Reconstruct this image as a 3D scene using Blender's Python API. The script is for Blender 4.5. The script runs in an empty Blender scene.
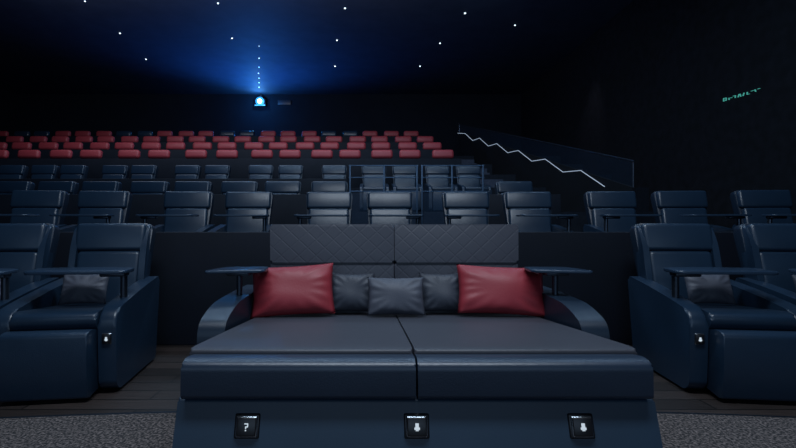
import bpy, bmesh, math, random
from mathutils import Vector, Matrix
random.seed(4)
scene=bpy.context.scene
COL=scene.collection
CAMH=1.05; F=450.0; VX=369.0; VY=222.0
def PX(x,z): return (x-VX)*z/F
def PH(y,z): return CAMH+(VY-y)*z/F

# ---------------------------------------------------------------- materials
def newmat(name):
    m=bpy.data.materials.new(name); m.use_nodes=True
    nt=m.node_tree; b=nt.nodes['Principled BSDF']
    return m,nt,b
def leather(name,col,rough=0.42,bump=0.15,scale=180,spec=0.5,var=0.2):
    m,nt,b=newmat(name)
    tc=nt.nodes.new('ShaderNodeTexCoord')
    n=nt.nodes.new('ShaderNodeTexNoise'); n.inputs['Scale'].default_value=3.0
    n.inputs['Detail'].default_value=3
    mr=nt.nodes.new('ShaderNodeMapRange')
    mr.inputs['To Min'].default_value=1-var; mr.inputs['To Max'].default_value=1+var
    mix=nt.nodes.new('ShaderNodeVectorMath'); mix.operation='SCALE'
    mix.inputs[0].default_value=col[:3]
    nt.links.new(tc.outputs['Object'],n.inputs['Vector'])
    nt.links.new(n.outputs['Fac'],mr.inputs['Value'])
    nt.links.new(mr.outputs['Result'],mix.inputs['Scale'])
    nt.links.new(mix.outputs['Vector'],b.inputs['Base Color'])
    v=nt.nodes.new('ShaderNodeTexVoronoi'); v.inputs['Scale'].default_value=scale
    n2=nt.nodes.new('ShaderNodeTexNoise'); n2.inputs['Scale'].default_value=9; n2.inputs['Detail'].default_value=2
    add=nt.nodes.new('ShaderNodeMath'); add.operation='MULTIPLY_ADD'; add.inputs[1].default_value=3.0
    nt.links.new(tc.outputs['Object'],v.inputs['Vector']); nt.links.new(tc.outputs['Object'],n2.inputs['Vector'])
    nt.links.new(n2.outputs['Fac'],add.inputs[0]); nt.links.new(v.outputs['Distance'],add.inputs[2])
    bp=nt.nodes.new('ShaderNodeBump'); bp.inputs['Strength'].default_value=bump; bp.inputs['Distance'].default_value=0.004
    nt.links.new(add.outputs[0],bp.inputs['Height']); nt.links.new(bp.outputs['Normal'],b.inputs['Normal'])
    b.inputs['Roughness'].default_value=rough
    b.inputs['Specular IOR Level'].default_value=spec
    return m
def quilt(name,col):
    m,nt,b=newmat(name)
    tc=nt.nodes.new('ShaderNodeTexCoord'); sp=nt.nodes.new('ShaderNodeSeparateXYZ')
    nt.links.new(tc.outputs['Object'],sp.inputs[0])
    zs=nt.nodes.new('ShaderNodeMath'); zs.operation='MULTIPLY'; zs.inputs[1].default_value=1.1
    nt.links.new(sp.outputs['Z'],zs.inputs[0])
    outs=[]
    for op in ('ADD','SUBTRACT'):
        a=nt.nodes.new('ShaderNodeMath'); a.operation=op
        nt.links.new(sp.outputs['X'],a.inputs[0]); nt.links.new(zs.outputs[0],a.inputs[1])
        d=nt.nodes.new('ShaderNodeMath'); d.operation='PINGPONG'; d.inputs[1].default_value=0.060
        nt.links.new(a.outputs[0],d.inputs[0])
        c=nt.nodes.new('ShaderNodeMapRange'); c.inputs['From Max'].default_value=0.011
        nt.links.new(d.outputs[0],c.inputs['Value']); outs.append(c)
    mn=nt.nodes.new('ShaderNodeMath'); mn.operation='MINIMUM'
    nt.links.new(outs[0].outputs[0],mn.inputs[0]); nt.links.new(outs[1].outputs[0],mn.inputs[1])
    bp=nt.nodes.new('ShaderNodeBump'); bp.inputs['Strength'].default_value=0.27; bp.inputs['Distance'].default_value=0.004
    nt.links.new(mn.outputs[0],bp.inputs['Height']); nt.links.new(bp.outputs['Normal'],b.inputs['Normal'])
    b.inputs['Base Color'].default_value=(*col,1); b.inputs['Roughness'].default_value=0.5
    return m
def plain(name,col,rough=0.6,metal=0.0,spec=0.5):
    m,nt,b=newmat(name); b.inputs['Base Color'].default_value=(*col,1)
    b.inputs['Roughness'].default_value=rough; b.inputs['Metallic'].default_value=metal
    b.inputs['Specular IOR Level'].default_value=spec
    return m
def emis(name,col,st):
    m,nt,b=newmat(name); b.inputs['Base Color'].default_value=(0,0,0,1)
    b.inputs['Emission Color'].default_value=(*col,1); b.inputs['Emission Strength'].default_value=st
    return m
NAVY=leather('navy_leather',(0.0088,0.022,0.043),0.33,0.12)
NAVYD=leather('navy_leather_dark',(0.006,0.014,0.028),0.40,0.12)
BEDARM=leather('bed_arm_leather',(0.0065,0.016,0.031),0.38,0.10)
BEDTOP=leather('charcoal_leather',(0.029,0.031,0.042),0.52,0.13)
BEDFRONT=leather('blue_leather',(0.013,0.024,0.044),0.36,0.08)
HEAD=quilt('quilted_leather',(0.036,0.040,0.055))
HEADL=HEAD
BASE=leather('base_blue',(0.010,0.028,0.053),0.5,0.05)
RED=leather('red_satin',(0.23,0.018,0.028),0.52,0.08,90,0.45,0.1)
REDS=leather('red_leather',(0.27,0.030,0.042),0.55,0.12)
GREY=leather('grey_cloth',(0.048,0.054,0.074),0.6,0.12,120)
GREYD=leather('dark_cloth',(0.025,0.031,0.046),0.6,0.12,120)
TABLE=plain('table_laminate',(0.015,0.031,0.057),0.25)
METAL=plain('dark_metal',(0.07,0.09,0.12),0.3,0.9)
CHROME=plain('chrome',(0.45,0.5,0.55),0.25,1.0)
BLACK=plain('black_plastic',(0.006,0.006,0.008),0.35)
ICON=emis('icon_white',(0.75,0.88,1.0),0.7)

# ---------------------------------------------------------------- mesh helpers
def finish(bm,name,mats,ang=50):
    bmesh.ops.recalc_face_normals(bm,faces=bm.faces[:])
    me=bpy.data.meshes.new(name); bm.to_mesh(me); bm.free()
    for p in me.polygons: p.use_smooth=True
    me.set_sharp_from_angle(angle=math.radians(ang))
    if not isinstance(mats,(list,tuple)): mats=[mats]
    for m in mats: me.materials.append(m)
    ob=bpy.data.objects.new(name,me); COL.objects.link(ob)
    return ob
def bm_box(bm,size,cen,bev=0.0,seg=3,rot=None):
    r=bmesh.ops.create_cube(bm,size=1.0)
    vs=r['verts']
    for v in vs: v.co=Vector((v.co.x*size[0],v.co.y*size[1],v.co.z*size[2]))
    if bev>0:
        es=list({e for v in vs for e in v.link_edges})
        rr=bmesh.ops.bevel(bm,geom=es,offset=min(bev,min(size)*0.49),segments=seg,profile=0.5,affect='EDGES')
        vs=list({v for f in rr['faces'] for v in f.verts}|{v for v in vs if v.is_valid})
    M=Matrix.Translation(Vector(cen))
    if rot is not None: M=M@rot
    for v in vs: v.co=M@v.co
    return vs
def rbox(name,size,cen,mat,bev=0.01,seg=3,rot=None):
    bm=bmesh.new(); bm_box(bm,size,cen,bev,seg,rot); return finish(bm,name,mat)
def round_poly(pts,rs,n=6):
    out=[]; N=len(pts)
    if not isinstance(rs,(list,tuple)): rs=[rs]*N
    for i in range(N):
        p=Vector(pts[i]); a=Vector(pts[i-1]); c=Vector(pts[(i+1)%N]); r=rs[i]
        if r<=0: out.append(p); continue
        d1=(a-p); d2=(c-p); l=min(r,d1.length*0.49,d2.length*0.49)
        p1=p+d1.normalized()*l; p2=p+d2.normalized()*l
        for k in range(n+1):
            t=k/n; out.append((1-t)**2*p1+2*t*(1-t)*p+t*t*p2)
    return out
def prism(name,pts,axis,a,b,mat,bev=0.0,seg=3,xf=None):
    bm=bmesh.new()
    def mk(p,t):
        if axis=='x': return (t,p[0],p[1])
        if axis=='y': return (p[0],t,p[1])
        return (p[0],p[1],t)
    A=[bm.verts.new(mk(p,a)) for p in pts]; B=[bm.verts.new(mk(p,b)) for p in pts]
    fa=bm.faces.new(A); fb=bm.faces.new(B[::-1]); n=len(pts)
    for i in range(n): bm.faces.new((A[i],A[(i+1)%n],B[(i+1)%n],B[i]))
    if bev>0:
        es=list(set(fa.edges)|set(fb.edges))
        bmesh.ops.bevel(bm,geom=es,offset=bev,segments=seg,profile=0.5,affect='EDGES',clamp_overlap=True)
    if xf is not None:
        for v in bm.verts: v.co=xf@v.co
    return finish(bm,name,mat)
def tube(name,pts,r,mat,n=8):
    bm=bmesh.new(); rings=[]
    P=[Vector(p) for p in pts]
    for i,p in enumerate(P):
        d=((P[min(i+1,len(P)-1)]-P[max(i-1,0)])).normalized()
        up=Vector((0,0,1)) if abs(d.z)<0.9 else Vector((0,1,0))
        u=d.cross(up).normalized(); w=d.cross(u).normalized()
        rings.append([bm.verts.new(p+(u*math.cos(2*math.pi*k/n)+w*math.sin(2*math.pi*k/n))*r) for k in range(n)])
    for a,b in zip(rings,rings[1:]):
        for k in range(n): bm.faces.new((a[k],a[(k+1)%n],b[(k+1)%n],b[k]))
    bm.faces.new(rings[0]); bm.faces.new(rings[-1][::-1])
    return finish(bm,name,mat)
def pillow(name,w,h,t,mat,seed=0):
    bm=bmesh.new(); N=28
    rnd=random.Random(seed); ph=[rnd.uniform(0,6) for _ in range(6)]
    def pt(i,j,s):
        u=-1+2*i/N; v=-1+2*j/N
        x=u*w/2*(1-0.05*(1-v*v)*abs(u)); z=v*h/2*(1-0.07*(1-u*u)*abs(v))
        th=t/2*((max(0,1-abs(u)**2.6))**0.55)*((max(0,1-abs(v)**2.6))**0.55)
        wr=0.006*math.sin(4*u+2*v+ph[0])*math.sin(3*v-2*u+ph[1])
        ang=math.atan2(abs(v),abs(u)); rr=math.hypot(u,v)
        wr+=0.004*math.sin(ang*14+ph[3])*max(0,rr-0.45)*2
        e=min(1,(1-abs(u))*4)*min(1,(1-abs(v))*4)
        return Vector((x,s*(th+wr*e),z))
    F_=[[bm.verts.new(pt(i,j,-1)) for j in range(N+1)] for i in range(N+1)]
    B_=[[F_[i][j] if i in(0,N) or j in(0,N) else bm.verts.new(pt(i,j,1)) for j in range(N+1)] for i in range(N+1)]
    for i in range(N):
        for j in range(N):
            bm.faces.new((F_[i][j],F_[i+1][j],F_[i+1][j+1],F_[i][j+1]))
            bm.faces.new((B_[i][j],B_[i][j+1],B_[i+1][j+1],B_[i+1][j]))
    return finish(bm,name,mat,180)
def empty(name):
    e=bpy.data.objects.new(name,None); COL.objects.link(e); e.empty_display_size=0.1; return e
def par(ch,p,):
    ch.parent=p; return ch
def tag(o,label,cat,group=None):
    o['label']=label; o['category']=cat
    if group: o['group']=group
def copy_tree(o,parent=None):
    c=o.copy()
    COL.objects.link(c)
    if parent is not None:
        c.parent=parent; c.matrix_parent_inverse=o.matrix_parent_inverse.copy()
    for ch in list(o.children): copy_tree(ch,c)
    return c
def icon_mesh(bm,mi,cx,cy,cz,s,rot,kind=0):
    if kind==1: parts=[((0.5,0.14),(0.02,0.40),0),((0.14,0.34),(0.22,0.2),0),((0.36,0.14),(0.08,0.02),0),((0.14,0.2),(-0.02,-0.12),0),((0.16,0.16),(-0.02,-0.42),0)]
    else:
        parts=[((0.46,0.58),(0,0.18),0),((0.74,0.30),(0,-0.20),0),((0.40,0.12),(0,-0.44),0)]
    for (w,h),(x,z),a in parts:
        n0=set(bm.faces)
        bm_box(bm,(w*s,0.003,h*s),(0,0,0),0)
        new=[f for f in bm.faces if f not in n0]
        R=rot@Matrix.Translation((x*s,-0.004,z*s))@Matrix.Rotation(math.radians(a),4,'Y')
        vs={v for f in new for v in f.verts}
        for v in vs: v.co=Vector((cx,cy,cz))+(R@v.co)
def button(name,cx,cy,cz,w,h,tilt=0.0,kind=0):
    rot=Matrix.Rotation(tilt,4,'X')
    fr=rbox(name,(w,0.014,h),(cx,cy,cz),CHROME,0.006,2,rot)
    ins=rbox('button_face',(w*0.90,0.012,h*0.89),Vector((cx,cy,cz))+rot@Vector((0,-0.005,0)),BLACK,0.004,2,rot)
    bm=bmesh.new(); o=rot@Vector((0,-0.0075,0))
    icon_mesh(bm,0,cx+o.x,cy+o.y,cz+o.z,h*0.37,rot,kind)
    ic=finish(bm,'button_icon',ICON)
    par(ins,fr); par(ic,fr)
    fr['label']='chrome-framed black control button with white icon'
    return fr

# ---------------------------------------------------------------- recliner
def arm_obj(x0,x1):
    pts=round_poly([(0.10,0.02),(0.20,0.635),(-0.05,0.605),(-0.38,0.555),(-0.620,0.505),(-0.600,0.06),(-0.55,0.02)],[0.02,0.05,0.15,0.18,0.10,0.04,0.02],8)
    return prism('armrest',pts,'x',x0,x1,NAVY,0.026,5)
def make_chair(side=1,aw=0.112,full=True,W=0.49,flat=False):
    c=empty('recliner_chair')
    hw=W/2
    par(rbox('base',(W-0.02,0.62,0.28),(0,-0.20,0.16),NAVYD,0.02,2),c)
    seat=prism('seat_cushion',round_poly([(0.06,0.33),(0.06,0.455),(-0.30,0.485),(-0.56,0.512),(-0.632,0.495),(-0.632,0.430),(-0.56,0.365)],[0.03,0.03,0.2,0.05,0.03,0.03,0.05]),'x',-hw,hw,NAVY,0.024,4)
    par(seat,c)
    fr=prism('footrest',round_poly([(-0.54,0.05),(-0.56,0.39),(-0.665,0.418),(-0.735,0.405),(-0.742,0.20),(-0.718,0.022)],[0.01,0.03,0.04,0.025,0.1,0.02]),'x',-hw+0.004,hw-0.004,NAVY,0.015,4)
    par(fr,c)
    A=-13
    lean=Matrix.Translation((0,0.03,0.40))@Matrix.Rotation(math.radians(A),4,'X')
    sw=0.298 if flat else 0.285
    sh=prism('backrest',round_poly([(-0.240,0.0),(-sw,0.668),(sw,0.668),(0.240,0.0)],[0.02,0.05,0.05,0.02]),'y',0.04 if flat else 0.05,0.14,NAVYD,0.022,3,lean)
    par(sh,c)
    bw=0.50 if flat else 0.45; hw2=0.555 if flat else 0.50
    par(rbox('back_cushion',(bw,0.10,0.435),lean@Vector((0,0.035,0.225)),NAVY,0.03,4,Matrix.Rotation(math.radians(A),4,'X')),c)
    par(rbox('headrest',(hw2,0.10,0.215),lean@Vector((0,0.035 if flat else 0.032,0.550)),NAVY,0.03,4,Matrix.Rotation(math.radians(A),4,'X')),c)
    if not flat:
        for s in (-1,1):
            a0,a1=sorted((s*0.225,s*0.270))
            w=prism('side_bolster',round_poly([(0.10,0.02),(0.10,0.655),(0.03,0.655),(-0.02,0.50),(-0.025,0.02)],[0.02,0.03,0.04,0.1,0.03]),'x',a0,a1,NAVY,0.016,3,lean)
            par(w,c)
    for s in (-1,1):
        a=arm_obj(*(sorted((s*(hw+0.004),s*(hw+0.004+aw))))); par(a,c)
        if s==side and full:
            ac=hw+0.004+aw/2
            b=button('control_button',s*ac,-0.612,0.345,0.056,0.068,0,2); par(b,a)
            t=prism('tray_table',round_poly([(s*(ac+0.06),-0.50),(s*(ac+0.05),-0.28),(s*0.10,-0.22),(-s*0.27,-0.25),(-s*0.25,-0.50)],[0.05,0.06,0.1,0.04,0.05]),'z',0.722,0.743,TABLE,0.006,2)
            stem=tube('table_stem',[(s*ac,-0.36,0.54),(s*ac,-0.36,0.72)],0.022,METAL,10)
            brk=rbox('table_bracket',(0.16,0.08,0.03),(s*(ac-0.05),-0.38,0.710),METAL,0.01,2)
            par(t,c); par(stem,t); par(brk,t)
    return c
def place(c,x,y,z,rz):
    c.location=(x,y,z); c.rotation_euler=(0,0,rz)
protoL=make_chair(1,0.102,True,0.475); protoR=make_chair(-1,0.102,True,0.475)
def put(proto,first,*a):
    c=proto if first else copy_tree(proto)
    place(c,*a); return c
lab='navy leather recliner with padded arms and tray table'
th=math.radians(7.5)
x0,y0=-1.955,3.29
c=put(protoL,True,x0,y0,0,th); tag(c,lab+' beside daybed','chair','front row recliners')
c2=put(protoL,False,x0-0.715*math.cos(th),y0-0.715*math.sin(th),0,th); tag(c2,lab+', partly reclined seat','chair','front row recliners')
th=math.radians(6.0)
x1,y1=2.345,3.29
c3=put(protoR,True,x1,y1,0,-th); tag(c3,lab+' beside daybed','chair','front row recliners')
c4=put(protoR,False,x1+0.77*math.cos(th),y1-0.77*math.sin(th),0,-th); tag(c4,lab+', partly reclined seat','chair','front row recliners')
def put_pillow(p,x,y,z,tilt,rz,roll=0):
    p.rotation_euler=(tilt,roll,rz); p.location=(x,y,z)
for i,(ch,dx) in enumerate(((c,-0.06),(c2,0.0),(c3,0.06),(c4,0.0))):
    p=pillow('lumbar_pillow',0.31,0.22,0.09,GREYD if i in (1,3) else GREY,i+20)
    M=Matrix.Translation(ch.location)@Matrix.Rotation(ch.rotation_euler.z,4,'Z')
    q=M@Vector((dx,-0.12,0.580))
    put_pillow(p,q.x,q.y,q.z,math.radians(-20),ch.rotation_euler.z)
    tag(p,'small dark lumbar pillow resting on a navy recliner seat','pillow','recliner lumbar pillows')

# second row
p2=[make_chair(1,0.085,True,0.49,True),make_chair(-1,0.085,True,0.49,True)]; use2=[False,False]
def put2(k,*a):
    p=p2[k]
    if use2[k]: p=copy_tree(p)
    use2[k]=True
    place(p,*a); return p
R2=[-38,36,102,187,248,329,390,467,529,613,683,766]
FL={2:0.39,3:0.73,4:1.25,5:1.85,6:2.32,7:2.80,8:3.29}
for k,xp in enumerate(R2):
    z=5.55
    for _ in range(4):
        X=PX(xp,z); z=5.6-(X-0.2)**2/60
    ch=put2(k%2,X,z-0.12,FL[2],-(X-0.2)/30)
    tag(ch,'navy leather recliner with tray table in the second row','chair','second row recliners')
p3=[make_chair(1,0.07,False,0.49,True)]; use3=[False]
def rowput(xs,z0,fl,lab2,grp,scale=1):
    for k,xp in enumerate(xs):
        X=PX(xp,z0)
        ch=p3[0] if not use3[0] else copy_tree(p3[0])
        use3[0]=True
        place(ch,X,z0-0.12,fl,0)
        ch.scale=(scale,1,1)
        tag(ch,lab2,'chair',grp)
rowput([9,54,98,147,191,238,282,329,516],7.87,FL[3],'navy leather recliner on the third tier','third row recliners',1.10)
rowput([-18,10,42,71,113,142,186,216,260,290,334,374,405,438,469],9.72,FL[4],'navy leather recliner on the fourth tier','fourth row recliners',0.92)

DARKS=plain('shaded_seat_fabric',(0.006,0.010,0.018),0.7,0,0.3)  # near-black colour stands for the shade on seat bodies below the headrests
def simple_seat(mat):
    bm=bmesh.new()
    def add(size,cen,bev,mi,rot=None):
        n0=set(bm.faces); bm_box(bm,size,cen,bev,4,rot)
        for f in bm.faces:
            if f not in n0: f.material_index=mi
    R=Matrix.Rotation(math.radians(-10),4,'X')
    add((0.54,0.15,0.230),(0,0.13,0.885),0.073,0,R)
    add((0.50,0.10,0.44),(0,0.09,0.56),0.04,1,R)
    add((0.46,0.40,0.14),(0,-0.12,0.40),0.05,1)
    add((0.42,0.32,0.33),(0,-0.10,0.165),0.02,1)
    for s in (-1,1): add((0.07,0.42,0.50),(s*0.275,-0.08,0.25),0.03,1)
    return finish(bm,'cinema_seat',[mat,DARKS])
sR=simple_seat(REDS); sB=simple_seat(NAVY)
used={'r':False,'b':False}
def sput(kind,X,z,fl,grp,sc=1.0):
    p=sR if kind=='r' else sB
    if used[kind]:
        o=p.copy(); COL.objects.link(o)
    else: o=p; used[kind]=True
    o.location=(X,z-0.12,fl); o.scale=(sc,1,1)
    tag(o,('dark cinema seat with red padded headrest' if kind=='r' else 'navy upholstered cinema seat')+' on a high tier','chair',grp)
for xp in [-3,29,61,91,129,159,196,227,262,290,322,350,382,410,443]:
    sput('r',PX(xp,11.2),11.2,FL[5],'fifth row seats',1.0)
def pairs(xmin,xmax,a=0.74,b=0.86):
    out=[];x=xmax
    i=0
    while x>xmin:
        out.append(x); x-=a if i%2==0 else b; i+=1
    return out
for i,X in enumerate(pairs(PX(-5,12.8),1.80,0.70,0.76)): sput('r',X,12.8,FL[6],'sixth row seats',1.0)
for i,X in enumerate(pairs(PX(-5,14.4),1.80,0.70,0.76)): sput('r',X,14.4,FL[7],'seventh row seats',1.0)
for i,X in enumerate(pairs(PX(-5,16.0),1.50,0.70,0.76)): sput('r' if i%5<3 else 'b',X,16.0,FL[8],'eighth row seats',1.0)

# ---------------------------------------------------------------- daybed
bed=empty('daybed'); BX=0.175; 
tag(bed,'wide double cinema daybed in dark leather with quilted headboard','bed')
bed.location=(BX,0,0)
HW=0.858
g=0.004
for s in (-1,1):
    a,b=sorted((s*g,s*0.882))
    m=prism('mattress',round_poly([(3.08,0.26),(3.08,0.43),(1.815,0.549),(1.772,0.545),(1.772,0.41)],[0.02,0.03,0.02,0.012,0.02]),'x',a,b,BEDTOP,0.018,4)
    par(m,bed)
    fm=prism('foot_cushion',round_poly([(1.785,0.40),(1.785,0.528),(1.69,0.544),(1.640,0.528),(1.636,0.408),(1.655,0.398)],[0.01,0.02,0.04,0.034,0.020,0.015],8),'x',s*0.004 if s>0 else -HW-0.003,HW+0.003 if s>0 else -0.004,BEDFRONT,0.012,4)
    par(fm,bed)
    a,b=sorted((s*0.002,s*0.855))
    lean=Matrix.Translation((0,3.13,0.42))@Matrix.Rotation(math.radians(-7),4,'X')
    lo=prism('lower_backrest',round_poly([(a,-0.1),(a,0.345),(b,0.345),(b,-0.1)],[0.0,0.015,0.015,0.0]),'y',-0.06,0.10,HEADL,0.014,3,lean); par(lo,bed)
    hb=prism('headboard',round_poly([(a,0.345),(a-(0.010 if s<0 else 0),0.610),(b+(0.010 if s>0 else 0),0.610),(b,0.345)],[0.015,0.02,0.02,0.015]),'y',-0.072,0.12,HEAD,0.012,4,lean); par(hb,bed)
    hb['label']='diamond-quilted charcoal leather headboard panel'
    pts=round_poly([(3.25,0.05),(3.28,0.60),(2.85,0.605),(2.50,0.595),(2.30,0.53),(2.28,0.40),(2.42,0.05)],[0.02,0.06,0.2,0.15,0.10,0.1,0.02],8)
    x0_,x1_=sorted((s*0.912,s*1.050))
    arm=prism('armrest',pts,'x',x0_,x1_,BEDARM,0.040,5); par(arm,bed)
    t=prism('tray_table',round_poly([(s*1.15,2.64),(s*1.09,2.88),(s*0.82,2.90),(s*0.80,2.70)],[0.03,0.05,0.03,0.05]),'z',0.745,0.763,TABLE,0.006,2); par(t,bed)
    st=tube('table_stem',[(s*0.975,2.78,0.57),(s*0.975,2.78,0.745)],0.018,METAL,12); par(st,t)
    par(rbox('table_bracket',(0.14,0.09,0.03),(s*0.975,2.78,0.735),METAL,0.01,2),t)
base=prism('base',round_poly([(3.1,0.02),(3.1,0.26),(1.76,0.365),(1.70,0.395),(1.672,0.39),(1.56,0.04),(1.58,0.02)],[0.01,0.01,0.01,0.02,0.012,0.01,0.01]),'x',-0.885,0.885,BASE,0.012,3); par(base,bed)
for X,k in ((-0.445,1),(0.174,0),(0.775,2)):
    tl=math.atan2(0.112,0.35)
    zc=0.305; yc=1.672-(0.39-zc)*0.32-0.004
    rim=rbox('button_surround',(0.092,0.012,0.086),(X-BX,yc+0.003,zc),BLACK,0.008,2,Matrix.Rotation(-tl,4,'X')); par(rim,bed)
    par(button('control_button',X-BX,yc-0.003,zc,0.078,0.072,-tl,k),bed)

def bedpillow(name,w,h,t,mat,xp,ypix,z,lean,roll,lab,rz=0,seed=1):
    p=pillow(name,w,h,t,mat,seed)
    put_pillow(p,PX(xp,z),z,PH(ypix,z),math.radians(lean),math.radians(rz),math.radians(roll)); tag(p,lab,'pillow'); return p
bedpillow('throw_pillow',0.53,0.340,0.15,RED,293,290,2.88,-26,-3,'burgundy red satin pillow with creases on the daybed',4,1)
bedpillow('throw_pillow',0.56,0.330,0.15,RED,501,290,2.88,-26,2,'burgundy red satin pillow propped against the headboard',-4,5)
bedpillow('throw_pillow',0.30,0.26,0.11,GREYD,352,292,2.98,-18,0,'small dark grey pillow behind the central grey pillow',0,2)
bedpillow('throw_pillow',0.30,0.26,0.11,GREYD,442,292,2.98,-18,0,'small dark grey pillow next to a red pillow',0,3)
bedpillow('throw_pillow',0.365,0.25,0.12,GREY,396,296,2.86,-24,0,'small slate grey lumbar pillow in the middle of the daybed',0,4)

# ---------------------------------------------------------------- room shell
def struct(o): o['kind']='structure'; return o
m,nt,b=newmat('dark_wood_planks')
tc=nt.nodes.new('ShaderNodeTexCoord'); br=nt.nodes.new('ShaderNodeTexBrick')
br.inputs['Scale'].default_value=1.0; br.inputs['Brick Width'].default_value=1.3; br.inputs['Row Height'].default_value=0.14
br.inputs['Mortar Size'].default_value=0.006; br.inputs['Color1'].default_value=(0.022,0.017,0.016,1); br.inputs['Color2'].default_value=(0.055,0.041,0.037,1); br.inputs['Mortar'].default_value=(0.003,0.003,0.003,1)
mp=nt.nodes.new('ShaderNodeMapping'); mp.inputs['Scale'].default_value=(2,30,1)
nz=nt.nodes.new('ShaderNodeTexNoise'); nz.inputs['Scale'].default_value=3; nz.inputs['Detail'].default_value=6
mx=nt.nodes.new('ShaderNodeMix'); mx.data_type='RGBA'; mx.blend_type='MULTIPLY'; mx.inputs['Factor'].default_value=0.8
nt.links.new(tc.outputs['Object'],br.inputs['Vector']); nt.links.new(tc.outputs['Object'],mp.inputs['Vector']); nt.links.new(mp.outputs[0],nz.inputs['Vector'])
nt.links.new(br.outputs['Color'],mx.inputs['A']); nt.links.new(nz.outputs['Fac'],mx.inputs['B']); nt.links.new(mx.outputs['Result'],b.inputs['Base Color'])
b.inputs['Roughness'].default_value=0.45
WOOD=m
m,nt,b=newmat('speckled_carpet')
tc=nt.nodes.new('ShaderNodeTexCoord'); nz=nt.nodes.new('ShaderNodeTexNoise'); nz.inputs['Scale'].default_value=78; nz.inputs['Detail'].default_value=5
cr=nt.nodes.new('ShaderNodeValToRGB'); cr.color_ramp.elements[0].position=0.43; cr.color_ramp.elements[0].color=(0.010,0.009,0.010,1)
cr.color_ramp.elements[1].position=0.67; cr.color_ramp.elements[1].color=(0.155,0.125,0.117,1)
nt.links.new(tc.outputs['Object'],nz.inputs['Vector']); nt.links.new(nz.outputs['Fac'],cr.inputs['Fac']); nt.links.new(cr.outputs['Color'],b.inputs['Base Color'])
bp=nt.nodes.new('ShaderNodeBump'); bp.inputs['Strength'].default_value=0.8; bp.inputs['Distance'].default_value=0.01
nt.links.new(nz.outputs['Fac'],bp.inputs['Height']); nt.links.new(bp.outputs['Normal'],b.inputs['Normal'])
b.inputs['Roughness'].default_value=0.95
CARPET=m
def noisy(name,c1,c2,scale,rough):
    m,nt,b=newmat(name); tc=nt.nodes.new('ShaderNodeTexCoord'); nz=nt.nodes.new('ShaderNodeTexNoise'); nz.inputs['Scale'].default_value=scale; nz.inputs['Detail'].default_value=4
    cr=nt.nodes.new('ShaderNodeValToRGB'); cr.color_ramp.elements[0].position=0.35; cr.color_ramp.elements[1].position=0.65
    cr.color_ramp.elements[0].color=(*c1,1); cr.color_ramp.elements[1].color=(*c2,1)
    nt.links.new(tc.outputs['Object'],nz.inputs['Vector']); nt.links.new(nz.outputs['Fac'],cr.inputs['Fac']); nt.links.new(cr.outputs['Color'],b.inputs['Base Color'])
    b.inputs['Roughness'].default_value=rough; b.inputs['Specular IOR Level'].default_value=0.2
    return m
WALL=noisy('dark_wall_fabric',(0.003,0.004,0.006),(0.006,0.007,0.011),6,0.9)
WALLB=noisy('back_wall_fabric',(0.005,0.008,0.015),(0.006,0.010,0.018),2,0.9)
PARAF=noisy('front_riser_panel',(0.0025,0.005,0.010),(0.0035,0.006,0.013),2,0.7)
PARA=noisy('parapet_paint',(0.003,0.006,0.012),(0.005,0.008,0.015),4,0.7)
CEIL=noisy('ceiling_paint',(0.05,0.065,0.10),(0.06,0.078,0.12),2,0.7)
TIER=noisy('tier_carpet',(0.005,0.008,0.014),(0.010,0.014,0.022),20,0.9)
XL,XR,YB,YF,HC=-15.0,6.5,19.2,-8.0,6.5
struct(rbox('floor',(XR-XL,YB-YF,0.1),((XR+XL)/2,(YB+YF)/2,-0.05),WOOD,0))
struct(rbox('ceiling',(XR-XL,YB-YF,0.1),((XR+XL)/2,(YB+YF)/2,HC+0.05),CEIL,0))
struct(rbox('wall_back',(XR-XL,0.1,HC),((XR+XL)/2,YB+0.05,HC/2),WALLB,0))
struct(rbox('wall_front',(XR-XL,0.1,HC),((XR+XL)/2,YF-0.05,HC/2),WALL,0))
struct(rbox('wall_right',(0.1,YB-YF,HC),(XR+0.05,(YB+YF)/2,HC/2),WALL,0))
struct(rbox('wall_left',(0.1,YB-YF,HC),(XL-0.05,(YB+YF)/2,HC/2),WALL,0))
starts={2:3.90,3:6.85,4:8.72,5:10.45,6:12.05,7:13.65,8:15.25}
for k in range(2,9):
    y0_=starts[k]; y1_=YB
    prev=FL[k-1] if k>2 else 0.0
    struct(rbox('floor',(XR-XL,y1_-y0_,FL[k]-prev),((XR+XL)/2,(y0_+y1_)/2,(FL[k]+prev)/2),TIER,0))
struct(rbox('wall_parapet',(XR-XL,0.07,0.965),((XR+XL)/2,3.86,0.4825),PARAF,0.008,2))
def para(k,xa,xb,h=0.66):
    struct(rbox('wall_parapet',(xb-xa,0.06,h),((xa+xb)/2,starts[k]+0.03,FL[k]+h/2),PARA,0.006,2))
para(3,XL,PX(347,6.88),0.74); para(3,PX(486,6.88),PX(560,6.88),0.74)
para(4,XL,PX(347,8.75),0.64)
for k in (5,6,7,8): para(k,XL,2.15,0.67)
pts=[(-7.0,-1.0)]
pts+= [(6.5,-1.0)]
N=40
for i in range(N+1):
    x=6.5-13.5*i/N; pts.append((x,2.49-0.025*(x-0.2)**2))
cp=prism('floor',pts,'z',0.0,0.012,CARPET); struct(cp)
ed=[(x,2.505-0.025*(x-0.2)**2,0.006) for x in [6.4-13.3*i/N for i in range(N+1)]]
struct(tube('trim_1',ed,0.008,METAL,6))

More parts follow.
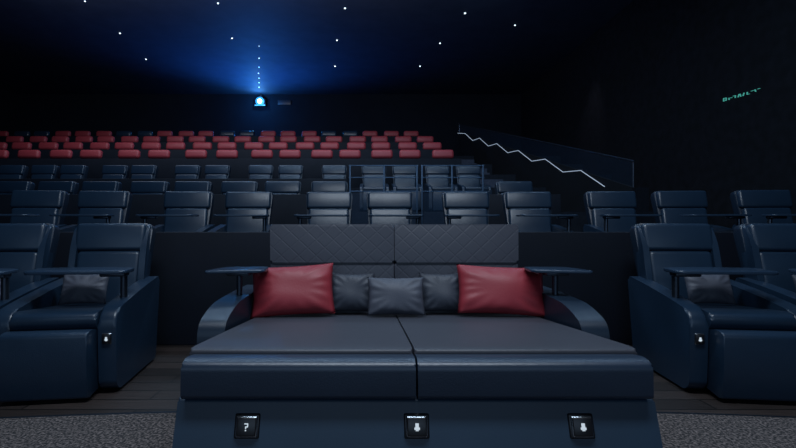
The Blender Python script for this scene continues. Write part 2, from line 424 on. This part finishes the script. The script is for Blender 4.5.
def Xp(z): return 4.4-(z-8)*0.1176
STEPM=noisy('step_carpet',(0.030,0.040,0.065),(0.048,0.062,0.092),20,0.9)
for k in range(4,9):
    y0_=starts[k]; r=(FL[k]-FL[k-1])/3
    for j in (1,2):
        st=rbox('aisle_step',(1.1,0.30*(3-j)/1.0,r),(2.95,y0_-0.15*(3-j),FL[k-1]+r*(j-0.5)),STEPM,0.0)
        tag(st,'dark carpeted aisle step between seating tiers','step','aisle steps')
BLUEG=noisy('stair_wall_paint',(0.0015,0.003,0.005),(0.0025,0.004,0.007),3,0.85)
def hR(z): return 2.08+(z-7.6)*(4.36-2.08)/(15.6-7.6)
def hL(z): return 1.79+(z-8.32)*(4.40-1.79)/(16.95-8.32)
bm=bmesh.new()
za,zb=7.6,16.9
V=[]
for dx in (0,0.06):
    V.append([bm.verts.new((Xp(za)+dx,za,0.5)),bm.verts.new((Xp(zb)+dx,zb,0.5)),bm.verts.new((Xp(zb)+dx,zb,hL(zb)+0.06)),bm.verts.new((Xp(za)+dx,za,hL(za)+0.06))])
bm.faces.new(V[0]); bm.faces.new(V[1][::-1])
for i in range(4): bm.faces.new((V[0][i],V[0][(i+1)%4],V[1][(i+1)%4],V[1][i]))
struct(finish(bm,'wall_stair',BLUEG))
RAILM=plain('blue_steel',(0.028,0.060,0.110),0.45,0.6)
GL,nt,b=newmat('tinted_glass'); b.inputs['Base Color'].default_value=(0.06,0.14,0.28,1)
b.inputs['Alpha'].default_value=0.05; b.inputs['Roughness'].default_value=0.35
hr=empty('stair_railing'); tag(hr,'slim sloping metal stair railing with glass infill','railing')
par(tube('handrail',[(Xp(za)+0.03,za,hR(za)),(Xp(zb)+0.03,zb,hR(zb))],0.014,METAL,8),hr)
for i in (0,6):
    zz=za+0.02+(zb-za-0.04)*i/6
    par(tube('post',[(Xp(zz)+0.03,zz,hL(zz)-0.02),(Xp(zz)+0.03,zz,hR(zz))],0.012,METAL,8),hr)
bm=bmesh.new()
f=[bm.verts.new(p) for p in ((Xp(za)+0.03,za,hL(za)+0.05),(Xp(zb)+0.03,zb,hL(zb)+0.05),(Xp(zb)+0.03,zb,hR(zb)-0.02),(Xp(za)+0.03,za,hR(za)-0.02))]
bm.faces.new(f); par(finish(bm,'glass_panel',GL),hr)
LED=emis('led_strip',(0.6,0.75,1.0),0.55)
lp=[]; z=8.3
while z<16.5:
    lp.append((Xp(z)-0.02,z,hL(z)-0.08)); z2=z+0.75; lp.append((Xp(z2)-0.02,z2,hL(z+1.4)-0.12)); z+=1.4
lp.append((Xp(16.9)-0.02,16.9,hL(16.9)))
led=tube('led_strip',lp,0.0075,LED,6); tag(led,'glowing zigzag blue-white stair light strip on the stair wall','light')

for xs in ((350,384,417),(422,452,483)):
    z=7.15; zt=PH(165,z); rl=empty('guard_railing'); rl.location=(PX(xs[0],z),z,FL[3]); ox=rl.location.x
    tag(rl,'slim steel guard railing in front of the fourth row seats','railing','guard railings')
    X0=0; X1=PX(xs[2],z)-ox
    for xp in xs:
        par(rbox('post',(0.026,0.026,zt-FL[3]),(PX(xp,z)-ox,0,(zt-FL[3])/2),RAILM,0.005,2),rl)
    for hh in (zt-FL[3]-0.01,zt-FL[3]-0.20,zt-FL[3]-0.42):
        par(tube('rail',[(X0-0.02,0,hh),(X1+0.02,0,hh)],0.010,RAILM,8),rl)
    for a,b_ in ((xs[0],xs[1]),(xs[1],xs[2])):
        A=PX(a,z)-ox+0.02; B=PX(b_,z)-ox-0.02
        par(rbox('glass_panel',(B-A,0.010,0.62),((A+B)/2,0,zt-FL[3]-0.75),GL,0.0),rl)

# projector
px=PX(259,18.8); ph=PH(101,18.8)
pr=empty('projector'); pr.location=(px,YB,ph)
tag(pr,'lit cinema projector lens in a port on the back wall','projector')
par(rbox('housing',(0.46,0.22,0.30),(0,-0.11,0),BLACK,0.02,2),pr)
par(rbox('mount',(0.08,0.08,HC-ph-0.14),(0,-0.1,(HC-ph+0.14)/2),BLACK,0.0),pr)
LENS=emis('projector_lens',(0.45,0.85,1.0),25)
par(tube('lens',[(0,-0.20,0.03),(0,-0.27,0.03)],0.18,emis('lens_halo_glow',(0.03,0.34,1.0),1.6),20),pr)  # glowing ring added to imitate the halo around the lens
par(tube('lens_glass',[(0,-0.27,0.03),(0,-0.29,0.03)],0.085,LENS,20),pr)
LB=emis('projector_slit',(0.05,0.42,1.0),2.5)
par(rbox('light_slit',(0.44,0.01,0.035),(0,-0.226,-0.130),LB,0),pr)
pw=rbox('projection_window',(0.55,0.04,0.20),(PX(284,19.1),YB-0.02,PH(102,19.1)),plain('port_glass',(0.015,0.02,0.03),0.4),0.01,2)
tag(pw,'small dim projection booth window beside the projector','window')

STAR_GLINT=emis('star_glint_glow',(0.7,0.88,1.0),2.6)
stars_glints=[(120,33,1),(218,3,1.2),(146,59,.9),(232,38,1),(345,8,1.2),(337,40,1),(335,66,1),(440,43,1),(420,66,.9),(465,13,1.2),(515,25,1),(85,1,1),
(259,46,.6),(259,58,.8),(259,67,.7),(258.5,73,.8),(259,78,.7),(259,82.5,.8),(259,87,.8)]  # this column draws projector reflections as glowing ceiling dots
for x,y,s in stars_glints:
    z=(HC-CAMH)*F/(VY-y)
    r=0.022*s*z/13
    st=bmesh.new(); bmesh.ops.create_uvsphere(st,u_segments=10,v_segments=6,radius=r)
    o=finish(st,'ceiling_star_glint',STAR_GLINT); o.location=(PX(x,z),z,HC-0.003)
    tag(o,'tiny blue-white star light or projector glint on the ceiling','light','ceiling star lights')

GREEN=emis('green_sign',(0.12,0.70,0.60),0.42)
sg=empty('illuminated_sign'); sg.rotation_euler=(0,math.radians(3.2),math.radians(-90)); sg.location=(XR-0.012,8.25,PH(100,8.25)); sg.scale=(0.95,1,0.8)
tag(sg,'small glowing green lettering on the dark side wall','sign')
def glyph(bars):
    bm=bmesh.new()
    for (u,v,w,h,a) in bars:
        M=Matrix.Translation((u,0,v*0.6))@Matrix.Rotation(math.radians(a),4,'Y')
        n0=set(bm.verts); bm_box(bm,(w,0.02,h*0.6),(0,0,0),0)
        for q in bm.verts:
            if q not in n0: q.co=M@q.co
    par(finish(bm,'letter',GREEN),sg)
t=0.009
glyph([(0.02,0,t,0.12,0),(0.05,0.05,0.06,t,0),(0.05,-0.05,0.06,t,0),(0.08,0,t,0.09,0)])
glyph([(0.15,-0.02,t,0.07,0)]); glyph([(0.20,0,0.04,t,0)])
glyph([(0.27,0.04,0.06,t,0),(0.295,0,t,0.09,0)])
glyph([(0.37,0,t,0.11,20),(0.41,0,t,0.11,-20)]); glyph([(0.48,0,t,0.11,20)])
glyph([(0.56,0,t,0.09,0),(0.585,-0.04,0.05,t,0)])
glyph([(0.67,0.04,0.06,t,0)]); glyph([(0.73,0.02,t,0.08,-20),(0.80,0.05,0.05,t,0)])

# ---------------------------------------------------------------- lights
def light(kind,name,loc,target,energy,color,**kw):
    l=bpy.data.lights.new(name,kind); l.energy=energy; l.color=color
    for k,v in kw.items(): setattr(l,k,v)
    o=bpy.data.objects.new(name,l); COL.objects.link(o); o.location=loc
    d=Vector(target)-Vector(loc); o.rotation_euler=d.to_track_quat('-Z','Y').to_euler()
    return o
light('AREA','key_lamp',(0.2,1.2,4.8),(0.2,3.0,0.3),210,(0.74,0.86,1.0),shape='RECTANGLE',size=3.8,size_y=0.7)
light('AREA','screen_glow',(0,-5.5,2.6),(0,3,0.9),105,(0.48,0.70,1.0),shape='RECTANGLE',size=9,size_y=3.5)
light('AREA','row_fill',(0.2,5.4,6.2),(0.2,5.8,0.9),185,(0.48,0.72,1.0),shape='RECTANGLE',size=9,size_y=0.4)  # unseen fill added to light the tops of the second row
light('AREA','middle_row_fill',(-2.0,8.4,6.2),(-2.0,8.7,1.5),95,(0.48,0.70,1.0),shape='RECTANGLE',size=8,size_y=0.5)  # unseen fill added to brighten the third and fourth rows
light('AREA','tier_fill',(-3.5,9.5,6.3),(-3.5,12.6,2.6),185,(0.85,0.88,1.0),shape='RECTANGLE',size=9,size_y=1.0)  # unseen overhead fill added for the red back rows
light('AREA','stair_fill',(2.7,10.0,6.3),(2.7,12.3,2.2),22,(0.5,0.7,1.0),shape='RECTANGLE',size=0.8,size_y=2.5)  # unseen fill added to lift the aisle steps
light('POINT','projector_glow',(px,YB-1.3,HC-0.75),(0,0,0),75,(0.03,0.30,1.0),shadow_soft_size=0.05)
light('POINT','projector_halo',(px,YB-0.55,ph+0.05),(0,0,0),26,(0.08,0.42,1.0),shadow_soft_size=0.03)
light('SPOT','ceiling_wash',(px+0.3,17.3,4.0),(px+0.8,15.3,6.5),720,(0.025,0.18,0.80),spot_size=math.radians(150),spot_blend=1.0,shadow_soft_size=0.1)  # hidden uplight added to spread a blue pool over the ceiling
light('SPOT','wall_wash',(5.6,12.6,6.3),(6.5,13.2,3.5),70,(0.6,0.6,0.75),spot_size=math.radians(40),spot_blend=1.0,shadow_soft_size=0.1)  # spot added to make the pale vertical streak on the right wall
w=bpy.data.worlds.new('World'); scene.world=w; w.use_nodes=True
w.node_tree.nodes['Background'].inputs[0].default_value=(0.002,0.004,0.01,1)
w.node_tree.nodes['Background'].inputs[1].default_value=1.0

# ---------------------------------------------------------------- camera
cam=bpy.data.cameras.new('camera'); co=bpy.data.objects.new('camera',cam); COL.objects.link(co)
cam.sensor_width=36; cam.lens=F/796*36; cam.sensor_fit='HORIZONTAL'
cam.shift_x=(398-VX)/796; cam.shift_y=-(224-VY)/796
co.location=(0,0,CAMH); co.rotation_euler=(math.radians(90),0,0)
cam.clip_start=0.05
scene.camera=co
scene.view_settings.view_transform='Standard'
